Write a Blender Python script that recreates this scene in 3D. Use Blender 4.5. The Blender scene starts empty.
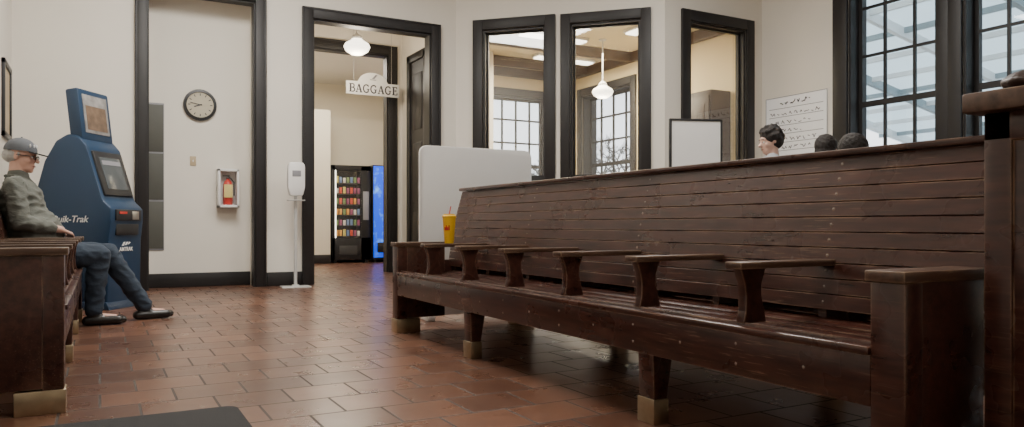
import bpy,bmesh,math,random
from mathutils import Vector,Matrix,noise as mnoise
random.seed(3)
COL=bpy.context.scene.collection
R=math.radians

# ------------------------------------------------------------------ materials
def newmat(name):
    m=bpy.data.materials.new(name); m.use_nodes=True
    nt=m.node_tree; nt.nodes.clear()
    out=nt.nodes.new('ShaderNodeOutputMaterial'); bs=nt.nodes.new('ShaderNodeBsdfPrincipled')
    nt.links.new(bs.outputs[0],out.inputs[0])
    return m,nt,bs,out
def c4(c): return (c[0],c[1],c[2],1)
def mixcol(nt,fac,a,b):
    mx=nt.nodes.new('ShaderNodeMix'); mx.data_type='RGBA'
    if hasattr(fac,'links'): nt.links.new(fac,mx.inputs[0])
    else: mx.inputs[0].default_value=fac
    for i,v in ((6,a),(7,b)):
        if hasattr(v,'links'): nt.links.new(v,mx.inputs[i])
        else: mx.inputs[i].default_value=c4(v)
    return mx.outputs[2]
def noisetex(nt,scale,detail=4,stretch=(1,1,1),rough=.55):
    tc=nt.nodes.new('ShaderNodeTexCoord'); mp=nt.nodes.new('ShaderNodeMapping')
    mp.inputs['Scale'].default_value=stretch
    nt.links.new(tc.outputs['Object'],mp.inputs[0])
    n=nt.nodes.new('ShaderNodeTexNoise'); n.inputs['Scale'].default_value=scale; n.inputs['Detail'].default_value=detail
    n.inputs['Roughness'].default_value=rough
    nt.links.new(mp.outputs[0],n.inputs['Vector'])
    return n.outputs['Fac']
def ramp(nt,src,p0,p1,a=(0,0,0),b=(1,1,1)):
    r=nt.nodes.new('ShaderNodeValToRGB'); r.color_ramp.elements[0].position=p0; r.color_ramp.elements[1].position=p1
    r.color_ramp.elements[0].color=c4(a); r.color_ramp.elements[1].color=c4(b)
    nt.links.new(src,r.inputs[0]); return r.outputs[0]
def addbump(nt,bs,h,strength,dist=.01):
    b=nt.nodes.new('ShaderNodeBump'); b.inputs['Strength'].default_value=strength; b.inputs['Distance'].default_value=dist
    nt.links.new(h,b.inputs['Height']); nt.links.new(b.outputs[0],bs.inputs['Normal'])
def mat(name,col,rough=.5,metal=0,var=.12,vscale=6,bump=0,bscale=60,es=0,ecol=None,coat=0,stretch=(1,1,1),bstretch=(1,1,1),bdist=.01):
    m,nt,bs,out=newmat(name)
    n=noisetex(nt,vscale,4,stretch)
    lo=tuple(x*(1-var) for x in col); hi=tuple(min(1,x*(1+var)) for x in col)
    nt.links.new(mixcol(nt,n,lo,hi),bs.inputs['Base Color'])
    bs.inputs['Roughness'].default_value=rough; bs.inputs['Metallic'].default_value=metal
    bs.inputs['Coat Weight'].default_value=coat
    if bump: addbump(nt,bs,noisetex(nt,bscale,3,bstretch),bump,bdist)
    if es:
        bs.inputs['Emission Color'].default_value=c4(ecol or col); bs.inputs['Emission Strength'].default_value=es
    return m
def woodmat(name,dark,light,worn,stretch=(8,1,8),rough=.3,wear=1.0):
    m,nt,bs,out=newmat(name)
    g=noisetex(nt,5,4,stretch,.5)
    base=mixcol(nt,ramp(nt,g,.30,.80),dark,light)
    scr=ramp(nt,noisetex(nt,14,6,(stretch[0]*1.5,stretch[1]*.5,stretch[2]*1.5),.6),.58,.70)
    big=ramp(nt,noisetex(nt,1.8,3),.44,.64)
    mm=nt.nodes.new('ShaderNodeMath'); mm.operation='MULTIPLY'
    nt.links.new(scr,mm.inputs[0]); nt.links.new(big,mm.inputs[1])
    m2=nt.nodes.new('ShaderNodeMath'); m2.operation='MULTIPLY'; nt.links.new(mm.outputs[0],m2.inputs[0]); m2.inputs[1].default_value=.38*wear
    c1=mixcol(nt,m2.outputs[0],base,worn)
    bv=nt.nodes.new('ShaderNodeBevel'); bv.samples=4; bv.inputs['Radius'].default_value=.007
    ge=nt.nodes.new('ShaderNodeNewGeometry')
    dt=nt.nodes.new('ShaderNodeVectorMath'); dt.operation='DOT_PRODUCT'
    nt.links.new(bv.outputs[0],dt.inputs[0]); nt.links.new(ge.outputs['True Normal'],dt.inputs[1])
    e=ramp(nt,dt.outputs['Value'],.80,.985,(1,1,1),(0,0,0))
    m3=nt.nodes.new('ShaderNodeMath'); m3.operation='MULTIPLY'
    nt.links.new(e,m3.inputs[0]); nt.links.new(ramp(nt,noisetex(nt,6,6),.38,.56),m3.inputs[1])
    m4=nt.nodes.new('ShaderNodeMath'); m4.operation='MULTIPLY'; nt.links.new(m3.outputs[0],m4.inputs[0]); m4.inputs[1].default_value=.9*wear
    nt.links.new(mixcol(nt,m4.outputs[0],c1,worn),bs.inputs['Base Color'])
    rr=nt.nodes.new('ShaderNodeMapRange'); nt.links.new(noisetex(nt,4,3),rr.inputs[0]); rr.inputs[3].default_value=rough-.05; rr.inputs[4].default_value=rough+.12
    nt.links.new(rr.outputs[0],bs.inputs['Roughness'])
    addbump(nt,bs,g,.06,.002)
    return m
def glassmat(name,gl=.06,tint=(1,1,1)):
    m=bpy.data.materials.new(name); m.use_nodes=True; nt=m.node_tree; nt.nodes.clear()
    out=nt.nodes.new('ShaderNodeOutputMaterial'); mx=nt.nodes.new('ShaderNodeMixShader')
    t=nt.nodes.new('ShaderNodeBsdfTransparent'); t.inputs[0].default_value=c4(tint)
    g=nt.nodes.new('ShaderNodeBsdfGlossy'); g.inputs['Roughness'].default_value=.02
    mx.inputs[0].default_value=gl
    nt.links.new(t.outputs[0],mx.inputs[1]); nt.links.new(g.outputs[0],mx.inputs[2]); nt.links.new(mx.outputs[0],out.inputs[0])
    return m

M={}
M['wall']=mat('plaster_cream',(.76,.715,.635),.75,var=.04,vscale=1.5,bump=.08,bscale=90)
M['wall2']=mat('plaster_warm',(.82,.68,.42),.75,var=.05,vscale=1.5)
M['wall3']=mat('plaster_beige',(.72,.66,.54),.75,var=.05,vscale=1.5)
M['ceil']=mat('ceiling_paint',(.78,.75,.68),.8,var=.03)
M['ceil2']=mat('office_ceiling_paint',(.80,.68,.44),.8,var=.03)
M['trim']=mat('trim_black_paint',(.012,.010,.010),.5,var=.3,vscale=8)
M['wood']=woodmat('bench_dark_wood',(.024,.0075,.0052),(.074,.025,.017),(.44,.28,.18),rough=.25)
M['armw']=woodmat('armrest_worn_wood',(.040,.019,.012),(.12,.064,.040),(.48,.34,.22),stretch=(1,8,8),wear=1.3)
M['brass']=mat('brass_foot',(.46,.37,.25),.38,1,var=.25,vscale=20)
M['screw']=mat('screw_metal',(.32,.28,.25),.4,1)
M['white']=mat('white_plastic',(.78,.77,.75),.4,var=.03)
M['paper']=mat('paper_white',(.84,.84,.83),.7,var=.02)
M['beige']=mat('clock_face_beige',(.50,.45,.34),.6,var=.03)
M['labely']=mat('label_pale_yellow',(.75,.62,.22),.6,var=.03)
M['black']=mat('black_plastic',(.02,.02,.022),.4)
M['ink']=mat('dark_ink',(.05,.05,.06),.7)
M['ink2']=mat('grey_ink',(.25,.25,.27),.7)
M['mat']=mat('rubber_mat',(.016,.015,.015),.85,bump=.5,bscale=300)
M['blue']=mat('kiosk_blue',(.010,.036,.082),.40,var=.10)
M['blue2']=mat('kiosk_dark_blue',(.008,.026,.060),.4,var=.1)
M['metal']=mat('brushed_metal',(.55,.55,.55),.3,1)
M['pole']=mat('pole_paint',(.62,.62,.60),.35,.3)
M['red']=mat('red_paint',(.55,.03,.02),.35)
M['yellow']=mat('yellow_cup',(.85,.50,.02),.45,var=.05)
M['globe']=mat('lamp_globe',(1,.93,.8),.3,es=4.0,ecol=(1,.92,.76))
M['tube']=mat('light_tube',(1,.93,.8),.3,es=5.0,ecol=(1,.93,.78))
M['glass']=glassmat('window_glass',.04)
M['glass2']=glassmat('bay_glass',.09)
M['grey']=mat('grey_olive_panel',(.085,.085,.072),.6)
M['cardboard']=mat('tan_card',(.48,.38,.24),.6)
M['dwood']=mat('dark_wood_panel',(.045,.026,.018),.4,var=.3,vscale=4,stretch=(6,6,1))
M['beam']=mat('ceiling_beam',(.08,.048,.028),.5,var=.2)
# floor
m,nt,bs,out=newmat('terracotta_tiles')
tc=nt.nodes.new('ShaderNodeTexCoord')
br=nt.nodes.new('ShaderNodeTexBrick'); nt.links.new(tc.outputs['Object'],br.inputs['Vector'])
br.inputs['Scale'].default_value=1; br.inputs['Brick Width'].default_value=.29; br.inputs['Row Height'].default_value=.27
br.inputs['Mortar Size'].default_value=.0058; br.inputs['Mortar Smooth'].default_value=.25; br.inputs['Bias'].default_value=0
br.inputs['Color1'].default_value=(.092,.042,.027,1); br.inputs['Color2'].default_value=(.178,.084,.052,1); br.inputs['Mortar'].default_value=(.040,.026,.020,1)
br.offset=.5
n1=ramp(nt,noisetex(nt,6,5),.3,.75,(.86,.84,.82),(1.12,1.1,1.06))
mu=nt.nodes.new('ShaderNodeMix'); mu.data_type='RGBA'; mu.blend_type='MULTIPLY'; mu.inputs[0].default_value=1
nt.links.new(br.outputs['Color'],mu.inputs[6]); nt.links.new(n1,mu.inputs[7]); nt.links.new(mu.outputs[2],bs.inputs['Base Color'])
rr=nt.nodes.new('ShaderNodeMapRange'); nt.links.new(noisetex(nt,5,4),rr.inputs[0]); rr.inputs[3].default_value=.22; rr.inputs[4].default_value=.36
r2=nt.nodes.new('ShaderNodeMath'); r2.operation='MULTIPLY_ADD'; nt.links.new(br.outputs['Fac'],r2.inputs[0]); r2.inputs[1].default_value=.4; nt.links.new(rr.outputs[0],r2.inputs[2])
nt.links.new(r2.outputs[0],bs.inputs['Roughness'])
ad=nt.nodes.new('ShaderNodeMath'); ad.operation='MULTIPLY_ADD'; nt.links.new(br.outputs['Fac'],ad.inputs[0]); ad.inputs[1].default_value=-1
n2=nt.nodes.new('ShaderNodeMath'); n2.operation='MULTIPLY'; nt.links.new(noisetex(nt,5,2),n2.inputs[0]); n2.inputs[1].default_value=1.2
nt.links.new(n2.outputs[0],ad.inputs[2])
addbump(nt,bs,ad.outputs[0],.3,.004)
M['floor']=m

# ------------------------------------------------------------------ builder
class B:
    def __init__(s): s.v=[]; s.f=[]; s.mi=[]
    def _m(s,tb,mi):
        off=len(s.v); tb.verts.index_update()
        s.v.extend(v.co.copy() for v in tb.verts)
        for f in tb.faces: s.f.append([off+v.index for v in f.verts]); s.mi.append(mi)
        tb.free()
    def mesh(s,name):
        me=bpy.data.meshes.new(name); me.from_pydata(s.v,[],s.f); me.polygons.foreach_set('material_index',s.mi); me.update(); return me
    def box(s,x0,x1,y0,y1,z0,z1,bev=0,mi=0,mt=None,seg=2):
        tb=bmesh.new(); bmesh.ops.create_cube(tb,size=1)
        for v in tb.verts: v.co=Vector(((x0+x1)/2+v.co.x*(x1-x0),(y0+y1)/2+v.co.y*(y1-y0),(z0+z1)/2+v.co.z*(z1-z0)))
        if bev: bmesh.ops.bevel(tb,geom=list(tb.edges),offset=bev,segments=seg,affect='EDGES',profile=.5)
        if mt: bmesh.ops.transform(tb,matrix=mt,verts=tb.verts)
        s._m(tb,mi); return s
    def cone(s,p0,p1,r0,r1=None,seg=20,mi=0,cap=True):
        p0=Vector(p0);p1=Vector(p1); r1=r0 if r1 is None else r1
        d=p1-p0; L=d.length
        if L<1e-6: return s
        tb=bmesh.new(); bmesh.ops.create_cone(tb,cap_ends=cap,segments=seg,radius1=r0,radius2=r1,depth=L)
        q=Vector((0,0,1)).rotation_difference(d.normalized())
        bmesh.ops.transform(tb,matrix=Matrix.Translation((p0+p1)/2)@q.to_matrix().to_4x4(),verts=tb.verts)
        s._m(tb,mi); return s
    def ell(s,c,r,mi=0,mt=None,seg=20,rings=14):
        if not hasattr(r,'__len__'): r=(r,r,r)
        tb=bmesh.new(); bmesh.ops.create_uvsphere(tb,u_segments=seg,v_segments=rings,radius=1)
        for v in tb.verts: v.co=Vector((c[0]+v.co.x*r[0],c[1]+v.co.y*r[1],c[2]+v.co.z*r[2]))
        if mt: bmesh.ops.transform(tb,matrix=mt,verts=tb.verts)
        s._m(tb,mi); return s
    def cap(s,p0,p1,r0,r1,mt=None,mi=0):
        if mt: p0=mt@Vector(p0); p1=mt@Vector(p1)
        s.cone(p0,p1,r0,r1,mi=mi); s.ell(p0,r0,mi=mi); s.ell(p1,r1,mi=mi); return s
    def prism(s,pts,axis,a0,a1,bev=0,mi=0,mt=None):
        tb=bmesh.new()
        def P(p,a):
            return {'y':(p[0],a,p[1]),'x':(a,p[0],p[1]),'z':(p[0],p[1],a)}[axis]
        v0=[tb.verts.new(P(p,a0)) for p in pts]; v1=[tb.verts.new(P(p,a1)) for p in pts]
        tb.faces.new(v0); tb.faces.new(v1[::-1]); n=len(pts)
        for i in range(n): tb.faces.new((v0[i],v1[i],v1[(i+1)%n],v0[(i+1)%n]))
        bmesh.ops.recalc_face_normals(tb,faces=tb.faces)
        if bev: bmesh.ops.bevel(tb,geom=list(tb.edges),offset=bev,segments=2,affect='EDGES',profile=.5)
        if mt: bmesh.ops.transform(tb,matrix=mt,verts=tb.verts)
        s._m(tb,mi); return s
    def lathe(s,prof,c=(0,0,0),seg=28,mi=0):
        tb=bmesh.new(); rings=[]
        for r,z in prof:
            rings.append([tb.verts.new((c[0]+max(r,.0005)*math.cos(2*math.pi*k/seg),c[1]+max(r,.0005)*math.sin(2*math.pi*k/seg),c[2]+z)) for k in range(seg)])
        for a,b in zip(rings,rings[1:]):
            for k in range(seg): tb.faces.new((a[k],a[(k+1)%seg],b[(k+1)%seg],b[k]))
        tb.faces.new(rings[0][::-1]); tb.faces.new(rings[-1])
        bmesh.ops.recalc_face_normals(tb,faces=tb.faces)
        s._m(tb,mi); return s
    def mirx(s,cx):
        for v in s.v: v.x=2*cx-v.x
        s.f=[f[::-1] for f in s.f]; return s
    def faceout(s):
        for v in s.v: v.y,v.z=-v.z,v.y
        return s
def obj(b,name,mats,parent=None,loc=(0,0,0),rot=(0,0,0),label=None,category=None,group=None,structure=False,ang=35,stuff=False):
    me=b.mesh(name) if isinstance(b,B) else b
    if not isinstance(mats,(list,tuple)): mats=[mats]
    for x in mats: me.materials.append(M[x] if isinstance(x,str) else x)
    me.polygons.foreach_set('use_smooth',[True]*len(me.polygons))
    if ang<170: me.set_sharp_from_angle(angle=R(ang))
    o=bpy.data.objects.new(name,me); COL.objects.link(o)
    o.location=loc; o.rotation_euler=rot
    if parent: o.parent=parent
    tag(o,label,category,group)
    if structure: o['kind']='structure'
    if stuff: o['kind']='stuff'
    return o
def tag(o,label=None,category=None,group=None):
    if label: o['label']=label
    if category: o['category']=category
    if group: o['group']=group
def thing(name,label,category,loc=(0,0,0),rz=0,group=None):
    e=bpy.data.objects.new(name,None); e.empty_display_size=.1; COL.objects.link(e)
    e.location=loc; e.rotation_euler=(0,0,rz); tag(e,label,category,group); return e
def evalmesh(o):
    dg=bpy.context.evaluated_depsgraph_get(); dg.update()
    return bpy.data.meshes.new_from_object(o.evaluated_get(dg))
def blob(b,voxel=.007,smooth=3,disp=0,dscale=.05,dst=(1,1,1)):
    me=b.mesh('tmp')
    o=bpy.data.objects.new('tmp',me); COL.objects.link(o)
    r=o.modifiers.new('r','REMESH'); r.mode='VOXEL'; r.voxel_size=voxel
    if smooth:
        sm=o.modifiers.new('s','SMOOTH'); sm.iterations=smooth; sm.factor=.5
    res=evalmesh(o); bpy.data.objects.remove(o); res.materials.clear()
    if disp:
        for v in res.vertices:
            c=Vector((v.co.x*dst[0],v.co.y*dst[1],v.co.z*dst[2]))
            n=1-2*abs(mnoise.noise(c/dscale))
            v.co+=v.normal*((n-.3)*disp)
    return res
def text(s,name,size,matn,parent,loc,rot,extrude=.001,shear=0,align='CENTER',scale=(1,1,1),bold=0):
    cu=bpy.data.curves.new(name,'FONT'); cu.body=s; cu.size=size; cu.extrude=extrude; cu.align_x=align; cu.align_y='CENTER'; cu.shear=shear; cu.offset=bold
    o=bpy.data.objects.new('tmp',cu); COL.objects.link(o); me=evalmesh(o); bpy.data.objects.remove(o); me.materials.clear()
    t=obj(me,name,[matn],parent,loc,rot); t.scale=scale; return t
def copytree(root,loc,rz):
    n=root.copy(); COL.objects.link(n); n.location=loc; n.rotation_euler=(0,0,rz)
    def rec(a,b):
        for ch in a.children:
            k=ch.copy(); COL.objects.link(k); k.parent=b; rec(ch,k)
    rec(root,n); return n

# ------------------------------------------------------------------ people
def headprims(b,Hm):
    def E(c,r): b.ell(c,r,mt=Hm)
    E((-.012,0,.03),(.095,.076,.086)); E((.022,0,-.03),(.066,.062,.082)); E((.035,0,-.080),(.050,.048,.034)); E((.066,0,-.100),(.018,.024,.016))
    b.cap((.084,0,.004),(.108,0,-.030),.008,.014,mt=Hm); b.cap((.076,-.034,.022),(.076,.034,.022),.012,.012,mt=Hm)
    b.cap((.080,-.016,-.060),(.080,.016,-.060),.008,.008,mt=Hm); b.cap((.078,-.014,-.073),(.078,.014,-.073),.008,.008,mt=Hm)
    for q in(-1,1):
        E((-.010,q*.077,-.008),(.016,.008,.028)); E((.050,q*.040,-.028),(.028,.022,.026))
def handprims(b,w,d,n,s,curl=.9,r=.0085):
    w=Vector(w);d=Vector(d).normalized();n=Vector(n); n=(n-d*n.dot(d)).normalized(); s=d.cross(n) if s>0 else n.cross(d)
    for o in(-.024,-.008,.008,.024): b.cap(w+s*o*.7,w+d*.085+s*o,.015,.013)
    for o,l in((.030,.070),(.010,.080),(-.010,.075),(-.029,.060)):
        p=w+d*.088+s*o; q=p+(d*math.cos(curl*.5)+n*math.sin(curl*.5))*l*.45; t=q+(d*math.cos(curl)+n*math.sin(curl))*l*.32; u=t+(d*math.cos(curl*1.5)+n*math.sin(curl*1.5))*l*.25
        b.cap(p,q,r*1.05,r); b.cap(q,t,r,r*.92); b.cap(t,u,r*.92,r*.8)
    p=w+d*.025+s*.022; q=p+(d*.6+s*.65+n*.3).normalized()*.045; t=q+(d*.9+s*.2+n*.35).normalized()*.035
    b.cap(p,q,.013,.011); b.cap(q,t,.011,.009)
def person(label,loc,rz,J,skin,top,legs,shoe,hairm,hair,belly=.0,headrot=(0,0,0),cap=None,glasses=False,lr=1.0,sleeve=.06,fine=True,bulk=1.0):
    e=thing('person',label,'person',loc,rz)
    vx=1.0 if fine else 1.5
    V=lambda k: Vector(J[k])
    Hm=Matrix.Translation(V('head'))@Matrix.Rotation(R(headrot[2]),4,'Z')@Matrix.Rotation(R(headrot[1]),4,'Y')
    b=B(); headprims(b,Hm)
    b.cap(V('neck')-Vector((0,0,.03)),V('head')+Vector((-.02,0,-.05)),.060,.056)
    b.cap(V('pelvis'),V('chest'),.11,.11); b.cap(V('chest'),V('neck')-Vector((0,0,.05)),.10,.06)
    for q in('r','l'):
        b.cap(V('sh'+q),V('neck')-Vector((0,0,.05)),.040,.045); b.cap(V('sh'+q),V('el'+q),.045,.036); b.cap(V('el'+q),V('wr'+q),.038,.027)
        b.cap(V('hip'+q),V('kn'+q),.07,.05); b.cap(V('kn'+q),V('an'+q),.048,.034)
        b.cap(V('an'+q)-Vector((0,0,.03)),V('an'+q)+V('toe'+q)*.14-Vector((0,0,.045)),.030,.024)
        handprims(b,J['wr'+q],J['hd'+q],J['hn'+q],1 if q=='r' else -1,J.get('curl',.9))
    obj(blob(b,.0062*vx,2),'body',[skin],e,ang=180)
    for q in(-1,1):
        b=B(); b.ell((.0775,q*.029,-.001),(.010,.012,.008),mt=Hm,mi=0,seg=12,rings=8); b.ell((.0865,q*.029,-.001),(.0035,.0050,.0050),mt=Hm,mi=1,seg=10,rings=8); obj(b,'eye',['white','black'],e)
        b=B(); b.cap((.089,q*.015,.027),(.082,q*.044,.026),.004,.003,mt=Hm); obj(b,'eyebrow',[hairm],e)
    b=B(); b.cap((.0885,-.018,-.0665),(.0885,.018,-.0665),.0035,.0035,mt=Hm); obj(b,'mouth',[lipm],e)
    b=B(); P=V('pelvis'); Cc=V('chest'); N=V('neck')
    for i in range(10):
        t=i/9; c=(P+Vector((0,0,.04))).lerp(Cc,t); bu=belly*math.sin(math.pi*min(1,t*1.05+.12))
        b.ell(c+Vector((bu*.55,0,0)),(.135*bulk+bu*.55,.170*bulk+bu*.25+.012*t,.09))
    b.ell(Cc+Vector((0,0,.05)),(.125*bulk,.185*bulk,.12)); b.ell(Cc+Vector((-.01,0,.11)),(.100*bulk,.165*bulk,.085))
    b.cap(N-Vector((.0,0,.055)),N-Vector((-.005,0,.010)),.078,.066)
    for q in('r','l'):
        b.cap(V('sh'+q),N-Vector((0,0,.07)),.060*bulk,.062); b.cap(V('sh'+q),V('el'+q),.066*bulk,.056*bulk); b.cap(V('el'+q),V('wr'+q)+(V('el'+q)-V('wr'+q))*sleeve,.055*bulk,.043)
    obj(blob(b,.008*vx,8 if fine else 4,.011,.085,(1,1,1.5)),'jacket',[top],e,ang=180)
    b=B()
    for k in range(16):
        a0=R(-150+300*k/16); a1=R(-150+300*(k+1)/16)
        f=lambda a:N+Vector((-.004+.068*math.cos(a+math.pi),.066*math.sin(a+math.pi),-.012-.035*max(0,-math.cos(a))))
        b.cap(f(a0),f(a1),.012,.012)
    obj(b,'collar',[top],e,ang=180)
    b=B(); b.ell(P+Vector((-.01,0,.0)),(.14,.17,.10))
    for q in('r','l'):
        b.cap(V('hip'+q),V('kn'+q),.088*lr,.068*lr); b.cap(V('kn'+q),V('an'+q)+Vector((0,0,.02)),.066*lr,.050*lr)
    obj(blob(b,.008*vx,6 if fine else 4,.009,.08,(.8,1,1.3)),'trousers',[legs],e,ang=180)
    for q in('r','l'):
        a=V('an'+q); t=V('toe'+q).normalized()
        up=Vector((0,0,1)); zz=-.062 
        b=B(); h=a+Vector((0,0,zz))-t*.045; f=a+t*.195+Vector((0,0,zz))
        sd=t.cross(up).normalized()
        for o in(-.014,.014): b.cap(h+sd*o,f-t*.03+sd*o*1.3,.034,.033)
        b.cap(f-t*.03,f,.033,.028); b.cap(a-Vector((0,0,.02)),a+t*.06+Vector((0,0,zz+.012)),.042,.034)
        obj(blob(b,.007,2),'shoe',[shoe],e,ang=180)
    if hair=='curly':
        rd=random.Random(4); b=B(); b.ell((-.028,0,.047),(.108,.096,.098),mt=Hm); b.ell((-.05,0,-.01),(.080,.084,.075),mt=Hm)
        for _ in range(110):
            th=rd.uniform(0,2*math.pi); ph=math.acos(rd.uniform(-.45,1))
            x=math.sin(ph)*math.cos(th);y=math.sin(ph)*math.sin(th);z=math.cos(ph)
            if x>.35 and z<.42: continue
            b.ell((-.026+x*.106,y*.094,.047+z*.097),rd.uniform(.012,.022),mt=Hm,seg=10,rings=8)
        obj(blob(b,.006,6),'hair',[hairm],e,ang=180)
    elif hair=='short':
        b=B(); b.ell((-.028,0,.042),(.104,.092,.096),mt=Hm); b.ell((-.048,0,-.015),(.080,.084,.085),mt=Hm)
        obj(blob(b,.006,3,.005,.03),'hair',[hairm],e,ang=180)
    elif hair=='fringe':
        b=B(); b.ell((-.048,0,.0),(.076,.084,.058),mt=Hm); b.cap((.004,-.074,.018),(.004,-.074,-.004),.008,.006,mt=Hm); b.cap((.004,.074,.018),(.004,.074,-.004),.008,.006,mt=Hm)
        obj(blob(b,.006,2,.003,.02),'hair',[hairm],e,ang=180)
    if cap:
        b=B()
        tb=bmesh.new(); bmesh.ops.create_uvsphere(tb,u_segments=28,v_segments=18,radius=1)
        for v in tb.verts: v.co=Vector((-.010+v.co.x*.108,v.co.y*.092,.036+v.co.z*.098))
        bmesh.ops.bisect_plane(tb,geom=tb.verts[:]+tb.edges[:]+tb.faces[:],plane_co=(0,0,.036),plane_no=(0,0,1),clear_inner=True)
        bmesh.ops.transform(tb,matrix=Hm,verts=tb.verts); b._m(tb,0); b.ell((-.010,0,.135),.007,mt=Hm)
        cp=obj(b,'cap',[cap[0]],e,ang=60)
        b=B(); pts=[(.07+ .105*math.cos(R(a)),.078*math.sin(R(a))) for a in range(-90,91,15)]
        b.prism(pts,'z',-.005,.005,.002,mt=Hm@Matrix.Translation((0,0,.046))@Matrix.Rotation(R(10),4,'Y')); obj(b,'brim',[cap[1]],cp)
        for kx in range(5):
            yy=-.052+kx*.026; xx=-.010+.108*math.sqrt(max(0,1-(yy/.092)**2-(.042/.098)**2))
            b=B(); b.ell((xx,yy,.078),(.006,.010,.014),mt=Hm,seg=10,rings=8); obj(b,'cap_lettering',[cap[2]],cp)
    if glasses:
        b=B()
        for q in(-1,1):
            for k in range(14):
                a0=2*math.pi*k/14;a1=2*math.pi*(k+1)/14
                b.cap((.096,q*.031+.023*math.cos(a0),-.003+.016*math.sin(a0)),(.096,q*.031+.023*math.cos(a1),-.003+.016*math.sin(a1)),.0022,.0022,mt=Hm)
            b.cap((.096,q*.053,.004),(-.005,q*.082,.006),.0028,.0028,mt=Hm)
        b.cap((.100,-.01,.0),(.100,.01,.0),.0018,.0018,mt=Hm)
        obj(b,'glasses',['black'],e)
    return e
skinA=mat('skin_a',(.42,.21,.145),.5,var=.15,vscale=15); skinB=mat('skin_b',(.66,.42,.33),.5,var=.06,vscale=15); skinC=mat('skin_c',(.58,.34,.26),.5,var=.12,vscale=15)
lipm=mat('lips',(.25,.08,.07),.5)
jacket=mat('jacket_grey',(.125,.130,.112),.85,var=.30,vscale=10,bump=.5,bscale=9,bstretch=(1,1,2.2),bdist=.03)
jeans=mat('jeans_blue',(.026,.040,.062),.85,var=.25,vscale=10,bump=.35,bscale=10,bstretch=(1,1,1.6),bdist=.03)
shoeb=mat('shoe_black',(.014,.012,.011),.3); greyh=mat('hair_grey',(.38,.37,.35),.8,var=.3,vscale=40); darkh=mat('hair_dark',(.018,.013,.011),.7,var=.4,vscale=50,bump=.6,bscale=120)
capm=mat('cap_grey',(.095,.102,.115),.8); brimm=mat('cap_brim',(.035,.037,.042),.8); whitef=mat('white_fabric',(.6,.6,.6),.8)
J=dict(pelvis=(0,0,.535),chest=(-.06,0,.90),neck=(-.085,0,1.115),head=(-.06,0,1.250),
 shr=(-.085,-.185,1.025),elr=(-.05,-.255,.77),wrr=(.19,-.135,.715),hdr=(.55,.75,-.25),hnr=(-.4,.1,-1),
 shl=(-.085,.185,1.025),ell=(-.05,.255,.77),wrl=(.185,.130,.690),hdl=(.55,-.75,-.15),hnl=(-.4,0,-1),
 hipr=(0,-.09,.525),knr=(.43,-.09,.520),anr=(.40,-.085,.098),toer=(1,-.05,0),
 hipl=(0,.09,.525),knl=(.49,.11,.530),anl=(.745,.14,.098),toel=(1,.12,.0))
person('older man seated in grey jacket, jeans and cap, hands in lap',(-.44,6.50,0),0,J,skinC,jacket,jeans,shoeb,greyh,'fringe',belly=.080,headrot=(0,5,-14),cap=(capm,brimm,whitef),glasses=True,lr=1.2,sleeve=.25,bulk=1.08)
def seated(h):
    return dict(pelvis=(0,0,.53),chest=(-.03,0,.53+h*.52),neck=(-.03,0,.53+h*.80),head=(-.01,0,.53+h),
 shr=(-.03,-.18,.53+h*.68),elr=(.02,-.235,.74),wrr=(.24,-.13,.62),hdr=(.9,.3,-.2),hnr=(0,0,-1),
 shl=(-.03,.18,.53+h*.68),ell=(.02,.235,.74),wrl=(.24,.13,.62),hdl=(.9,-.3,-.2),hnl=(0,0,-1),
 hipr=(0,-.09,.52),knr=(.44,-.11,.52),anr=(.44,-.11,.098),toer=(1,0,0),
 hipl=(0,.09,.52),knl=(.44,.11,.52),anl=(.44,.11,.098),toel=(1,0,0),curl=.5)
dk=mat('dark_shirt',(.03,.03,.035),.85); 
person('person with black hair and dark shirt seated on bench',(4.47,3.31,0),0,seated(.70),skinA,dk,jeans,shoeb,darkh,'short',fine=False)
st=dict(pelvis=(0,0,.90),chest=(.0,0,1.16),neck=(0,0,1.385),head=(.03,0,1.530),
 shr=(0,-.175,1.31),elr=(-.02,-.23,1.05),wrr=(.10,-.20,.83),hdr=(.4,0,-.9),hnr=(0,1,0),
 shl=(0,.175,1.31),ell=(-.02,.23,1.05),wrl=(.10,.20,.83),hdl=(.4,0,-.9),hnl=(0,-1,0),
 hipr=(0,-.09,.86),knr=(.02,-.10,.48),anr=(0,-.10,.098),toer=(1,-.1,0),
 hipl=(0,.09,.86),knl=(.02,.10,.48),anl=(0,.10,.098),toel=(1,.1,0),curl=.6)
person('person with curly dark hair and light shirt standing',(5.5,4.96,0),R(160),st,skinB,mat('light_shirt',(.62,.64,.68),.8),dk,shoeb,darkh,'curly',headrot=(0,10,0),fine=False)
st2={k:((v[0],v[1],.098+(v[2]-.098)*.90) if isinstance(v,tuple) and k[:2] not in('hd','hn','to') else v) for k,v in st.items()}
st2['head']=(.02,0,1.400)
person('short person with black hair and dark clothes standing',(5.52,4.39,0),R(20),st2,skinA,dk,jeans,shoeb,darkh,'short',fine=False)

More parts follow.
